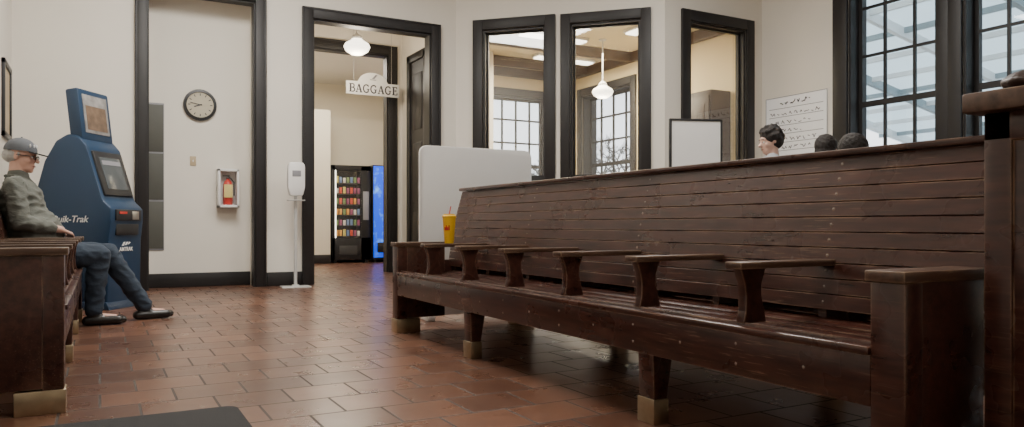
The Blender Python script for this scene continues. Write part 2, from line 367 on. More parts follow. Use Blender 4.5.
# ------------------------------------------------------------------ room shell
H=4.6
def wall(name,ox,oy,ang,L,h,th,ops,mt='wall',z0=0):
    b=B(); ops=sorted(ops); x=0
    for a0,a1,q0,q1 in ops:
        if a0>x: b.box(x,a0,0,th,z0,h)
        if q0>z0: b.box(a0,a1,0,th,z0,q0)
        if q1<h: b.box(a0,a1,0,th,q1,h)
        x=a1
    if x<L: b.box(x,L,0,th,z0,h)
    return obj(b,name,[mt],loc=(ox,oy,0),rot=(0,0,ang),structure=True)
XL=-.82; XR=8.08; YA=9.5; YC=7.483; YB=-3.0
wall('wall_north',XL,YA,0,4.329-XL,H,.15,[(.47-XL,1.655-XL,0,3.46),(2.35-XL,3.95-XL,0,3.35)])
wall('wall_west',XL,YB,R(90),YA-YB,H,.15,[])
wall('wall_south',XR,YB,R(180),XR-XL,H,.15,[])
S45=R(-45)
wall('wall_bay',4.329,YA,S45,2.852,H,.15,[(.40,1.28,1.35,3.42),(1.62,2.55,1.35,3.42)])
wall('wall_bay_side',6.346,YC,0,XR-6.346,H,.15,[(6.75-6.346,7.76-6.346,1.35,3.42)])
EY=7.633
def ey(y): return EY-y
east_ops=[(ey(6.10),ey(4.98),1.05,4.0),(ey(4.70),ey(3.58),1.05,4.0),(ey(2.2),ey(1.08),1.05,4.0),(ey(.8),ey(-.32),1.05,4.0)]  # last two openings are out of view, added to let daylight in
wall('wall_east',XR,EY,R(-90),EY-YB,H,.3,east_ops)
EY2=12.65
wall('wall_office_east',XR,EY2,R(-90),EY2-7.633,H,.3,[(EY2-11.9,EY2-10.4,1.0,3.2)],mt='wall2')
b=B(); b.box(.30,1.80,9.85,9.95,0,3.8); b.box(.30,.47,9.65,9.85,0,3.8); b.box(1.655,1.80,9.65,9.85,0,3.8); b.box(.47,1.655,9.65,9.85,3.50,3.8)
obj(b,'wall_recess',['wall'],structure=True)
b=B(); b.box(2.05,2.2,9.65,11.4,0,4.2); b.box(4.25,4.33,9.65,11.4,0,4.2)
obj(b,'wall_vestibule',['wall'],structure=True)
wall('wall_inner',2.05,11.4,0,3.85,4.2,.15,[(2.81-2.05,4.01-2.05,0,3.44)])
b=B(); b.box(2.05,2.2,11.55,15.6,0,3.7); b.box(5.75,5.9,11.55,15.6,0,3.7); b.box(2.05,5.9,15.6,15.75,0,3.7)
b.box(2.2,5.75,15.45,15.6,0,3.0); b.box(2.2,3.96,14.60,15.45,0,3.0)
obj(b,'wall_vending_room',['wall3'],structure=True)
b=B(); b.box(5.9,XR,12.5,12.65,0,1.0); b.box(5.9,6.4,12.5,12.65,1.0,4.2); b.box(7.6,XR,12.5,12.65,1.0,4.2); b.box(6.4,7.6,12.5,12.65,3.2,4.2)
obj(b,'wall_office',['wall2'],structure=True)
b=B(); b.box(XL-.15,XR+.3,YB-.15,15.75,-.1,0); obj(b,'floor',['floor'],structure=True)
b=B(); b.box(XL-.15,XR+.3,YB-.15,YC,H,H+.1); b.prism([(XL-.15,YC),(6.346,YC),(4.329,YA+.1),(XL-.15,YA+.1)],'z',H,H+.1); obj(b,'ceiling',['ceil'],structure=True)
b=B(); b.box(2.05,4.33,9.65,11.4,4.2,4.3); b.box(2.05,5.9,11.55,15.75,3.7,3.8); obj(b,'ceiling_inner',['ceil'],structure=True)
b=B(); b.prism([(4.40,9.65),(6.45,7.64),(XR,7.64),(XR,12.5),(5.9,12.5),(5.9,11.4),(4.40,11.4)],'z',3.72,3.82)
obj(b,'ceiling_office',['ceil2'],structure=True)
b=B()
b.box(5.0,XR,10.3,10.42,3.56,3.72,.01); b.box(5.9,XR,11.6,11.72,3.56,3.72,.01)
b.box(XR-.10,XR,7.64,12.5,3.56,3.72,.01); b.box(5.9,XR,12.40,12.5,3.56,3.72,.01)
obj(b,'trim_office_beams',['beam'],structure=True)
def base(name,x0,y0,x1,y1):
    d=Vector((x1-x0,y1-y0,0)); L=d.length; a=math.atan2(d.y,d.x)
    b=B(); b.box(0,L,-.025,0,0,.17,.006); obj(b,name,['trim'],loc=(x0,y0,0),rot=(0,0,a),structure=True)
base('baseboard_north_a',XL,YA,.34,YA); base('baseboard_north_b',1.79,YA,2.22,YA); base('baseboard_north_c',4.08,YA,4.33,YA)
base('baseboard_recess',.47,9.85,1.655,9.85); base('baseboard_bay',4.329,YA,6.346,YC); base('baseboard_bay_side',6.346,YC,XR,YC)
base('baseboard_west',XL,YB,XL,YA); base('baseboard_east',XR,YC,XR,YB); base('baseboard_vending',2.2,14.60,3.96,14.60)
base('baseboard_vestibule',4.25,11.4,4.25,9.66); base('baseboard_inner',2.2,11.4,2.68,11.4)
def casing(name,a0,a1,top,y,w=.13,reveal=.15,proj=.045):
    b=B()
    b.box(a0-w,a0,y-proj,y,0,top+w,.005); b.box(a1,a1+w,y-proj,y,0,top+w,.005); b.box(a0,a1,y-proj,y,top,top+w,.005)
    b.box(a0-w-.006,a0-w+.02,y-proj-.008,y,0,top+w+.006,.004); b.box(a1+w-.02,a1+w+.006,y-proj-.008,y,0,top+w+.006,.004); b.box(a0-w,a1+w,y-proj-.008,y,top+w-.02,top+w+.006,.004)
    t=.02
    b.box(a0,a0+t,y-.01,y+reveal,0,top); b.box(a1-t,a1,y-.01,y+reveal,0,top); b.box(a0,a1,y-.01,y+reveal,top-t,top)
    return obj(b,name,['trim'],structure=True)
casing('trim_1',.47,1.655,3.46,YA,.12,.15); casing('trim_2',2.35,3.95,3.35,YA,.13,.16); casing('trim_3',2.81,4.01,3.44,11.4,.14,.16)
b=B(); b.box(4.19,4.25,10.25,10.37,0,3.35,.006); b.box(4.19,4.25,10.93,11.05,0,3.35,.006); b.box(4.19,4.25,10.25,11.05,3.25,3.37,.006)
b.box(4.22,4.25,10.37,10.93,.01,3.25,0,0)
for z0,z1 in((.2,.95),(1.1,2.0),(2.2,3.05)): b.box(4.212,4.222,10.47,10.83,z0,z1,.004,0)
b.cone((4.19,10.45,1.0),(4.225,10.45,1.0),.025,mi=1)
obj(b,'door_1',['trim','brass'],structure=True)

def window(name,ox,oy,ang,o,z0,z1,cas=.13,cols=1,rows=1,depth=.15,sill=True,glass='glass',meet=None,proj=.045,casl=None,casr=None):
    b=B(); a0,a1=o; cl=casl if casl is not None else cas; cr=casr if casr is not None else cas
    b.box(a0-cl,a0,-proj,0,z0-cas*.6,z1+cas,.005); b.box(a1,a1+cr,-proj,0,z0-cas*.6,z1+cas,.005)
    b.box(a0,a1,-proj,0,z1,z1+cas,.005); b.box(a0,a1,-proj,0,z0-cas*.6,z0,.005)
    if sill: b.box(a0-cl-.03,a1+cr+.03,-proj-.06,0,z0-.05,z0,.008)
    t=.03; d=depth
    b.box(a0,a0+t,0,d,z0,z1); b.box(a1-t,a1,0,d,z0,z1); b.box(a0,a1,0,d,z1-t,z1); b.box(a0,a1,0,d,z0,z0+t)
    f=.05 if cols>1 else .02; y=d*.5
    b.box(a0+t,a0+t+f,y,y+.04,z0+t,z1-t); b.box(a1-t-f,a1-t,y,y+.04,z0+t,z1-t); b.box(a0+t,a1-t,y,y+.04,z1-t-f,z1-t); b.box(a0+t,a1-t,y,y+.04,z0+t,z0+t+f+.02)
    mw=.016
    for i in range(1,cols):
        x=a0+(a1-a0)*i/cols; b.box(x-mw,x+mw,y+.005,y+.035,z0+t,z1-t)
    for i in range(1,rows):
        z=z0+(z1-z0)*i/rows; w=.035 if meet==i else mw
        b.box(a0+t,a1-t,y+.003,y+.037,z-w,z+w)
    b.box(a0+t,a1-t,y+.018,y+.022,z0+t,z1-t,0,1)
    return obj(b,name,['trim',glass],loc=(ox,oy,0),rot=(0,0,ang),structure=True)
window('window_1',4.329,YA,S45,(.40,1.28),1.35,3.42,.14,glass='glass2',sill=False)
window('window_2',4.329,YA,S45,(1.62,2.55),1.35,3.42,.13,glass='glass2',sill=False)
window('window_3',6.346,YC,0,(6.75-6.346,7.76-6.346),1.35,3.42,.14,glass='glass2',sill=False)
window('window_4',XR,EY,R(-90),(ey(6.10),ey(4.98)),1.05,4.0,.2,3,5,.3,meet=2,casr=.14)
window('window_5',XR,EY,R(-90),(ey(4.70),ey(3.58)),1.05,4.0,.2,3,5,.3,meet=2,casl=.14)
window('window_added_6',XR,EY,R(-90),(ey(2.2),ey(1.08)),1.05,4.0,.2,3,5,.3,meet=2,casr=.14)  # unseen window pair behind the camera, added for its daylight
window('window_added_7',XR,EY,R(-90),(ey(.8),ey(-.32)),1.05,4.0,.2,3,5,.3,meet=2,casl=.14)  # second of the added daylight windows
window('window_8',XR,EY2,R(-90),(EY2-11.9,EY2-10.4),1.0,3.2,.14,4,5,.3,meet=2)
window('window_9',5.9,12.5,0,(.5,1.7),1.0,3.2,.14,4,5,.15,meet=2)
b=B(); b.box(.05,2.80,-.22,.0,1.22,1.26,.008); b.box(.2,.24,-.18,0,1.05,1.22); b.box(2.6,2.64,-.18,0,1.05,1.22)
obj(b,'trim_ticket_ledge',['trim'],loc=(4.329,YA,0),rot=(0,0,S45),structure=True)

# ------------------------------------------------------------------ benches
def bench(name,label,n,double,loc,rz,group=None,wood='wood',legs=(1.05,2.63),ah=.63,ed=.36):
    e=thing(name,label,'bench',loc,rz,group)
    L=.1+.535*n; sp=.535; CX=.548
    def side(mir):
        def P(b,nm,mats,parent=e,lab=None):
            if mir: b.mirx(CX)
            return obj(b,nm,mats,parent,label=lab)
        b=B(); ns=8; w=.050
        for i in range(ns):
            x=.02+i*(w+.006); s=i/(ns-1); z=.430-.028*math.sin(math.pi*min(1,s*1.05))-.006*s
            tilt=math.atan2(-.028*math.pi*math.cos(math.pi*min(1,s*1.05)),.42)
            mt=Matrix.Translation((x+w/2,0,z-.011))@Matrix.Rotation(-tilt,4,'Y')
            b.box(-w/2,w/2,.10,L-.10,-.011,.011,.003,mt=mt)
        for k in range(0,n+1,2):
            y=.08+k*sp*.99; y=min(y,L-.13); b.prism([(.02,.26),(.50,.26),(.50,.385),(.25,.375),(.02,.39)],'y',y,y+.035)
        P(b,'seat',[wood])
        b=B(); b.box(0,.028,.10,L-.10,.262,.402,.003); b.box(-.010,.03,.10,L-.10,.400,.424,.006)
        for k in range(1,n*2):
            y=.05+k*sp/2
            for z in (.30,.365) if k%2==0 else (.333,):
                b.ell((0,y,z),(.002,.0045,.0045),mi=1,seg=8,rings=6)
        P(b,'seat_rail',[wood,'screw'])
        b=B(); nb=10; z0=.455; z1=.998; hh=(z1-z0)/nb
        def bx(z): 
            s=(z-z0)/(z1-z0); return .415+.115*s-.016*math.sin(s*math.pi)
        for i in range(nb):
            za=z0+i*hh; zb=za+hh-.003; xa=bx(za); xb=bx(zb)
            a=math.atan2(xb-xa,zb-za); Lz=math.hypot(xb-xa,zb-za)
            mt=Matrix.Translation((xa,0,za))@Matrix.Rotation(a,4,'Y')
            b.box(0,.018,.04,L-.03,0,Lz,.0015,mt=mt,seg=1)
            for k in range(n+1):
                if k%2==1:
                    yy=.05+k*sp; zz=(za+zb)/2
                    b.ell((bx(zz)-.0005,yy,zz),(.002,.0045,.0045),mi=1,seg=8,rings=6)
        for k in range(0,n+1):
            y=.06+k*sp*.98; b.prism([(.435,.26),(.545,.26),(.545,.98),(.535,.98),(.47,.70),(.437,.46)],'y',y,y+.035)
        P(b,'backrest',[wood,'screw'])
        for k in range(1,n):
            y=.05+k*sp
            b=B(); b.box(-.012,.485,y-.036,y+.036,ah-.022,ah,.003,mi=0)
            u=ah-.63
            prof=[(.018,.430),(.120,.430),(.112,.47),(.098,.52),(.100,.56+u),(.118,.609+u),(.005,.609+u),(.022,.565+u),(.030,.52),(.028,.47)]
            b.prism(prof,'y',y-.018,y+.018,.003,mi=1)
            P(b,'armrest',['armw',wood])
        for y0,y1,ye0,ye1 in ((0,.1,-.008,.108),(L-.1,L,L-.108,L+.008)):
            b=B(); b.box(.0,.075,y0,y1,.09,ah-.03,.004); b.box(.07,ed,y0+.004,y1-.004,.10,ah-.03,.003)
            b.box(.02,.36+.19,y0+.03,y1-.03,.26,.50,.003)
            P(b,'end_panel',[wood])
            b=B(); b.box(-.014,ed+.02,ye0,ye1,ah-.03,ah,.004); P(b,'end_armrest',['armw'])
            b=B(); b.box(-.006,.17,y0-.006,y1+.006,0,.095,.004); P(b,'foot_cap',['brass'],lab='worn brass foot cap')
        for y in legs:
            if y>L-.2: continue
            b=B(); b.prism([(.01,.09),(.07,.09),(.10,.262),(.005,.262)],'y',y-.045,y+.045,.003)
            lg=P(b,'leg',[wood])
            b=B(); b.box(.004,.076,y-.05,y+.05,0,.095,.004); P(b,'foot_cap',['brass'],parent=lg,lab='worn brass foot cap')
    side(False)
    if double: side(True)
    else:
        b=B(); b.box(.53,.56,.03,L-.03,.26,1.0,.004)
        for k in (0,n//2,n):
            y=min(.06+k*sp,L-.12); b.box(.47,.54,y,y+.05,0,.26,.003)
        obj(b,'back_panel',[wood],e)
    b=B(); b.box(.508,.588 if double else .565,.02,L-.01,.998,1.020,.006); obj(b,'top_rail',[wood],e)
    return e,L
bn,L1=bench('station_bench','long dark wooden back-to-back station bench with slatted back and many armrests',7,True,(1.809,1.2,0),0,'waiting room benches')
b3=copytree(bn,(3.653,1.3875,0),0); b3['label']='dark wooden back-to-back station bench with a person seated on it'
bl,L2=bench('station_bench','dark wooden bench against the wall with an older man seated',6,False,(-.125,3.49+.1+.535*6,0),R(180),'waiting room benches',legs=(.8,2.0),ah=.66,ed=.54)

e=thing('wooden_stand','tall dark wooden framed stand with an overhanging worn top','stand',(2.06,.875,0))
b=B()
for x,y in((0,0),(.27,0),(0,.2),(.27,.2)): b.box(x,x+.07,y,y+.07,0,1.045,.005)
b.box(.01,.33,.01,.26,.12,1.0,.003); b.box(0,.34,0,.27,.97,1.045,.005); b.box(0,.34,0,.27,.06,.16,.005)
obj(b,'frame',['wood'],e)
b=B(); b.box(-.05,.40,-.05,.30,1.045,1.098,.006); obj(b,'top',['armw'],e)
M['leather']=mat('brown_leather',(.035,.018,.013),.4,var=.3,bump=.4,bscale=40)
e=thing('leather_bag','small dark brown leather bag resting on the wooden stand','bag',(2.18,1.07,1.099),R(0))
b=B(); b.ell((0,0,.030),(.115,.06,.030)); b.ell((.05,.01,.03),(.09,.055,.030)); b.ell((-.06,0,.022),(.07,.055,.022)); obj(blob(b,.006,3,.004,.05),'bag_body',['leather'],e)
b=B()
for k in range(12):
    a0=math.pi*k/12;a1=math.pi*(k+1)/12
    b.cap((-.02+.05*math.cos(a0),-.02,.045+.028*math.sin(a0)),(-.02+.05*math.cos(a1),-.02,.045+.028*math.sin(a1)),.007,.007)
obj(b,'handle',['leather'],e)

e=thing('drink_cup','yellow paper soda cup with lid and straw standing on an armrest','cup',(1.985,4.46,.631))
b=B(); b.lathe([(.028,0),(.030,.004),(.043,.165),(.044,.17)]); obj(b,'cup_body',['yellow'],e)
b=B(); b.lathe([(.046,.168),(.046,.178),(.038,.182),(.036,.19),(.0,.19)]); obj(b,'lid',['yellow'],e)
b=B(); b.cone((.0,0,.185),(.012,0,.24),.0035,seg=10); obj(b,'straw',['red'],e)
b=B()
for k in range(4):
    a=R(205+40*k/3); b.box(-.004,.004,-.0025,.0025,.085,.105+.012*(k%2),0,mt=Matrix.Translation((math.cos(a)*.0378,math.sin(a)*.0378,0))@Matrix.Rotation(a+R(90),4,'Z'))
obj(b,'printed_mark',['red'],e)

def rrect(w,h,r,n=6):
    pts=[]
    for cx,cy,a in((w-r,r,-90),(w-r,h-r,0),(r,h-r,90),(r,r,180)):
        for k in range(n+1):
            t=R(a+90*k/n); pts.append((cx+r*math.cos(t),cy+r*math.sin(t)))
    return pts
e=thing('white_partition_board','blank white freestanding board with rounded corners beside the bench','board',(2.17,5.43,0))
b=B(); b.prism(rrect(1.0,1.33,.06),'y',0,.03,.004,mt=Matrix.Translation((0,0,.04))); obj(b,'panel',['white'],e)
b=B(); b.box(.06,.12,-.03,.15,0,.05,.01); obj(b,'foot',['white'],e)
b=B(); b.box(.88,.94,-.03,.15,0,.05,.01); obj(b,'foot',['white'],e)

e=thing('notice_stand','white notice board in a black frame on a thin black stand','sign',(5.57,6.07,0),R(-20))
b=B(); b.box(-.28,.28,-.012,.012,1.30,1.86,0,0); obj(b,'board',['white'],e)
b=B(); b.box(-.295,-.272,-.02,.02,1.28,1.88,.004); b.box(.272,.295,-.02,.02,1.28,1.88,.004); b.box(-.29,.29,-.02,.02,1.858,1.88,.004); b.box(-.29,.29,-.02,.02,1.28,1.302,.004); obj(b,'frame',['black'],e)
b=B(); b.cone((0,0,.02),(0,0,1.285),.016); b.lathe([(.19,0),(.19,.012),(.03,.03),(.0,.03)]); obj(b,'stand_pole',['black'],e)

def onbay(s,d): return (4.329+.7071*s-.7071*d, YA-.7071*s-.7071*d)
for s,w,h,l in ((2.42,.13,.17,'small white card sign standing on the ticket ledge'),(2.66,.10,.12,'tiny white card sign standing on the ticket ledge')):
    x,y=onbay(s,.1); e=thing('card_sign',l,'sign',(x,y,1.26),S45)
    b=B(); b.box(-w/2,w/2,-.003,.003,0,h,0,mt=Matrix.Rotation(R(-10),4,'X')); obj(b,'card',['paper'],e)
    b=B(); b.box(-w*.35,w*.35,-.006,-.003,h*.55,h*.7,0,mt=Matrix.Rotation(R(-10),4,'X')); b.box(-w*.35,w*.35,-.006,-.003,h*.3,h*.38,0,mt=Matrix.Rotation(R(-10),4,'X')); obj(b,'print',['ink2'],e)

b=B(); b.prism([(p[0]-.75,p[1]) for p in rrect(1.24,2.0,.05)],'z',.0,.012,.004)
obj(b,'floor_mat',['mat'],loc=(0,1.24,.001),label='black rubber floor mat lying on the terracotta tiles',category='mat')

e=thing('wall_clock','round wall clock with dark rim and pale face','clock',(1.068,9.849,2.21))
b=B(); b.lathe([(.185,0),(.192,.02),(.182,.045),(.158,.05),(.152,.03),(.0,.03)]).faceout(); obj(b,'rim',['black'],e)
b=B(); b.lathe([(.155,.0),(.155,.034),(0,.034)]).faceout(); obj(b,'face',['beige'],e)
for k in range(12):
    a=R(30*k); mt=Matrix.Translation((math.sin(a)*.125,-.036,math.cos(a)*.125))@Matrix.Rotation(a,4,'Y')
    b=B(); b.box(-.005,.005,-.001,.001,-.014,.014,mt=mt); obj(b,'hour_mark',['ink'],e)
def hand(ang,l,w,nm):
    b=B(); b.box(-w,w,-.041,-.039,-.02,l,mt=Matrix.Rotation(R(ang),4,'Y')); obj(b,nm,['ink'],e)
hand(250,.075,.006,'hour_hand'); hand(282,.115,.004,'minute_hand')

e=thing('extinguisher_case','white wall cabinet with clear front holding extinguisher','cabinet',(1.378,9.849,.965))
b=B(); b.box(-.12,.12,-.02,0,0,.47,.003); 
for q in((-.12,-.095,0,.47),(.095,.12,0,.47),(-.12,.12,0,.03),(-.12,.12,.44,.47)): b.box(q[0],q[1],-.17,-.0,q[2],q[3],.004)
obj(b,'case_body',['white'],e)
b=B(); b.box(-.095,.095,-.165,-.160,.03,.44); obj(b,'door',['glass'],e)
e=thing('fire_extinguisher','red fire extinguisher with black hose inside a wall cabinet','fire extinguisher',(1.378,9.76,.996))
b=B(); b.lathe([(.05,0),(.055,.01),(.055,.25),(.04,.29),(.02,.305),(.02,.32),(0,.32)]); obj(b,'tank',['red'],e)
b=B(); b.box(-.02,.02,-.02,.02,.32,.345,.004); b.box(-.06,.02,-.01,.01,.35,.365,.003); b.cap((.03,0,.33),(.07,0,.28),.008,.008); b.cap((.07,0,.28),(.07,0,.12),.008,.008); obj(b,'valve_and_hose',['black'],e)
b=B(); b.box(-.052,.046,-.066,-.050,.09,.25,.002); obj(b,'tank_label',['labely'],e)
e=thing('light_switch','small tan wall switch plate','switch',(.99,9.849,1.47))
b=B(); b.box(-.035,.035,-.008,0,0,.115,.003); obj(b,'plate',['cardboard'],e)
b=B(); b.box(-.006,.006,-.018,-.006,.045,.07,.002); obj(b,'toggle',['white'],e)
e=thing('wall_panel','narrow grey-olive three-panel board mounted on the wall','panel',(.46,9.849,.45))
b=B(); b.box(.015,.21,-.012,0,0,1.75,.003); obj(b,'backing',['ink2'],e)
for z0,z1 in((.02,.58),(.60,1.15),(1.17,1.73)):
    b=B(); b.box(.018,.203,-.017,-.012,z0,z1,.002); obj(b,'panel_insert',['grey'],e)

e=thing('sanitizer_stand','white hand sanitizer dispenser on a thin pole with flat base','dispenser',(2.066,9.18,0),R(-5))
b=B(); b.box(-.17,.17,-.13,.13,0,.014,.004); b.box(-.04,.04,-.04,.04,.014,.03,.004); obj(b,'base_plate',['pole'],e)
b=B(); b.cone((0,0,.03),(0,0,1.12),.020); b.box(-.10,.10,-.10,.03,1.04,1.052,.004); obj(b,'pole',['pole'],e)
b=B(); b.prism([(-.075,1.10),(.075,1.10),(.10,1.20),(.10,1.46),(.08,1.50),(-.08,1.50),(-.10,1.46),(-.10,1.20)],'y',-.10,.03,.02); obj(b,'dispenser_body',['white'],e)
b=B(); b.box(-.05,.05,-.106,-.099,1.33,1.40,.003); obj(b,'dispenser_window',['ink2'],e)

e=thing('picture_frame','black framed notice hanging on cream wall','picture',(XL+.001,8.55,1.60))
b=B(); b.box(0,.03,0,.05,0,.74,.004); b.box(0,.03,.6,.65,0,.74,.004); b.box(0,.03,0,.65,.69,.74,.004); b.box(0,.03,0,.65,0,.05,.004); obj(b,'frame',['black'],e)
b=B(); b.box(0,.012,.04,.61,.04,.70); obj(b,'print',['cardboard'],e)

def pendant(name,label,x,y,z,r,top):
    e=thing(name,label,'lamp',(x,y,z),0,'schoolhouse pendant lamps')
    b=B(); b.lathe([(.0,-r*.62),(r*.45,-r*.58),(r*.85,-r*.32),(r,0),(r*.88,r*.25),(r*.5,r*.48),(r*.36,r*.62),(0,r*.62)]); obj(b,'glass_shade',['globe'],e,ang=60)
    b=B(); b.lathe([(r*.40,r*.60),(r*.40,r*.75),(r*.2,r*.95),(.012,r*1.05),(.012,top-z-.03),(.06,top-z-.02),(.06,top-z)]); obj(b,'rod_and_fitter',['white'],e)
    l=bpy.data.lights.new(name+'_light','POINT'); l.energy=35; l.color=(1,.86,.66); l.shadow_soft_size=r*.8
    o=bpy.data.objects.new('bulb',l); o.location=(0,0,-r*1.5); o.parent=e; COL.objects.link(o)
pendant('pendant_lamp','white schoolhouse glass pendant lamp above the doorway passage',3.2,10.4,3.28,.185,4.2)
pendant('pendant_lamp','white schoolhouse pendant lamp inside the ticket office',7.05,9.82,2.88,.17,3.72)
def fluo(x,y,rz,z,L=1.2):
    e=thing('fluorescent_fixture','long ceiling fluorescent light fixture','lamp',(x,y,z),rz,'office ceiling lights')
    b=B(); b.box(-L/2,L/2,-.12,.12,-.05,0,.01); obj(b,'housing',['white'],e)
    b=B(); b.box(-L/2+.03,L/2-.03,-.10,.10,-.075,-.05,.01); obj(b,'diffuser',['tube'],e)
fluo(6.2,9.95,0,3.72); fluo(7.2,11.2,0,3.72); fluo(7.1,8.6,R(90),3.72)

def area(name,x,y,z,sx,sy,e,col,rot=(0,0,0)):
    l=bpy.data.lights.new(name,'AREA'); l.shape='RECTANGLE'; l.size=sx; l.size_y=sy; l.energy=e; l.color=col
    o=bpy.data.objects.new(name,l); o.location=(x,y,z); o.rotation_euler=rot; COL.objects.link(o); return o
area('ceiling_light',1.2,6.6,4.5,1.8,1.8,230,(1,.965,.90))  # bare fill lamps added out of view to brighten the room, no fixtures
area('ceiling_light',4.5,5.0,4.5,1.8,1.8,150,(1,.965,.90))
area('ceiling_light',1.5,1.5,4.5,1.8,1.8,130,(1,.965,.90))
area('ceiling_light',3.6,13.2,3.6,1.2,1.2,120,(1,.92,.78))  # added fill for the vending room, which has no lamp of its own
area('ceiling_light',6.6,10.2,3.5,1.6,1.6,190,(1,.88,.64))  # fill lamp added under the office ceiling, boosting the fluorescents

e=thing('hanging_sign','white hanging sign with arched top reading BAGGAGE','sign',(3.68,11.15,2.74))
pts=[(-.42,0),(.42,0),(.42,.20),(.24,.20)]+[(.22*math.cos(R(a)),.21+.14*math.sin(R(a))) for a in range(15,180,15)]+[(-.24,.20),(-.42,.20)]
b=B(); b.prism(pts,'y',-.012,.012,.003); obj(b,'sign_board',['paper'],e)
def stroke(b,p,q,w,ox,oz,s):
    p=Vector((p[0],0,p[1]));q=Vector((q[0],0,q[1])); d=(q-p); d.normalize(); n=Vector((-d.z,0,d.x))*w/2
    pts=[p+n,q+n,q-n,p-n]; b.prism([(ox+v.x*s,oz+v.z*s) for v in pts],'y',-.017,-.012)
def arc(b,cx,cz,rx,rz,a0,a1,w,ox,oz,s,n=12):
    P=[(cx+rx*math.cos(R(a0+(a1-a0)*i/n)),cz+rz*math.sin(R(a0+(a1-a0)*i/n))) for i in range(n+1)]
    for p,q in zip(P,P[1:]):
        ex=(q[0]-p[0])*.12; ez=(q[1]-p[1])*.12; stroke(b,(p[0]-ex,p[1]-ez),(q[0]+ex,q[1]+ez),w,ox,oz,s)
def glyph(ch,ox,oz,s):
    b=B(); T=.19; t=.09
    if ch=='B':
        stroke(b,(.18,0),(.18,1),T,ox,oz,s); stroke(b,(.0,.03),(.45,.03),t,ox,oz,s); stroke(b,(.0,.97),(.42,.97),t,ox,oz,s); stroke(b,(.18,.53),(.45,.53),t,ox,oz,s)
        arc(b,.40,.75,.22,.22,-90,90,.13,ox,oz,s); arc(b,.42,.28,.26,.25,-90,90,.14,ox,oz,s)
    if ch=='A':
        stroke(b,(.12,.03),(.40,1),t,ox,oz,s); stroke(b,(.40,1),(.70,.03),T,ox,oz,s); stroke(b,(.22,.35),(.60,.35),t,ox,oz,s); stroke(b,(.0,.03),(.26,.03),t,ox,oz,s); stroke(b,(.54,.03),(.84,.03),t,ox,oz,s)
    if ch=='G':
        arc(b,.42,.5,.36,.47,50,310,.15,ox,oz,s,16); stroke(b,(.66,.12),(.66,.44),.15,ox,oz,s); stroke(b,(.48,.44),(.82,.44),t,ox,oz,s); stroke(b,(.67,.70),(.67,.95),t,ox,oz,s)
    if ch=='E':
        stroke(b,(.18,0),(.18,1),T,ox,oz,s); stroke(b,(.0,.03),(.66,.03),t,ox,oz,s); stroke(b,(.0,.97),(.62,.97),t,ox,oz,s); stroke(b,(.18,.52),(.50,.52),t,ox,oz,s)
        stroke(b,(.64,.0),(.64,.26),t,ox,oz,s); stroke(b,(.60,.76),(.60,1.0),t,ox,oz,s); stroke(b,(.50,.40),(.50,.64),t,ox,oz,s)
    return obj(b,'sign_letter',['ink'],e)
x=-.375
for ch,wd in zip('BAGGAGE',(.80,.92,.94,.94,.92,.94,.72)):
    glyph(ch,x,.035,.125); x+=wd*.125
b=B(); b.box(-.05,.05,-.016,-.013,.235,.245); obj(b,'emblem_bar',['ink2'],e)
b=B(); b.prism([(-.02,.255),(.02,.255),(.07,.32),(.04,.32)],'y',-.017,-.013); obj(b,'emblem',['ink2'],e)
b=B(); b.cone((-.3,0,.2),(-.3,0,1.46),.003,seg=8); obj(b,'hanging_rod',['metal'],e)
b=B(); b.cone((.3,0,.2),(.3,0,1.46),.003,seg=8); obj(b,'hanging_rod',['metal'],e)

# ------------------------------------------------------------------ vending machines
m,nt,bs,out=newmat('vending_blue_glow')
bc=mixcol(nt,ramp(nt,noisetex(nt,6,4),.52,.80),(.004,.06,.70),(.15,.45,1.0)); nt.links.new(bc,bs.inputs['Base Color']); nt.links.new(bc,bs.inputs['Emission Color']); bs.inputs['Emission Strength'].default_value=1.15
bs.inputs['Roughness'].default_value=.4
M['vblue']=m
M['vblack']=mat('vending_black',(.012,.012,.013),.3)
M['shelfm']=mat('vending_shelf',(.04,.04,.04),.5)
e=thing('vending_machine','black snack vending machine with lit glass front','vending machine',(3.98,14.55,0))
b=B(); b.box(0,.78,.3,.85,.06,1.93,.01); b.box(0,.06,0,.35,.06,1.93,.006); b.box(.58,.78,0,.35,.06,1.93,.006); b.box(0,.78,0,.35,1.83,1.93,.006); b.box(0,.78,0,.35,.06,.5,.006)
for x in(.04,.68):
    b.box(x,x+.06,.05,.11,0,.06); b.box(x,x+.06,.72,.78,0,.06)
obj(b,'cabinet',['vblack'],e)
for k in range(6):
    b=B(); b.box(.06,.58,.02,.30,.52+k*.21,.532+k*.21,0); obj(b,'shelf',['shelfm'],e)
b=B(); b.box(.06,.58,.004,.008,.5,1.83); obj(b,'window',['glass'],e)
b=B(); b.box(.065,.08,.01,.03,.5,1.83); obj(b,'light_strip',['tube'],e)
b=B(); b.box(.14,.5,-.008,0,.16,.34,.004); obj(b,'delivery_flap',['shelfm'],e)
b=B(); b.box(.62,.74,-.008,0,.85,1.42,.004); obj(b,'payment_panel',['ink2'],e)
cols=[(.5,.06,.03),(.6,.28,.05),(.55,.45,.12),(.12,.18,.30),(.55,.5,.42),(.15,.22,.08),(.25,.06,.12)]
sm=[mat('snack_wrap_glow_%d'%i,c,.4,es=.25) for i,c in enumerate(cols)]  # faint glow put into the wrapper colour so packets look lit
first={}
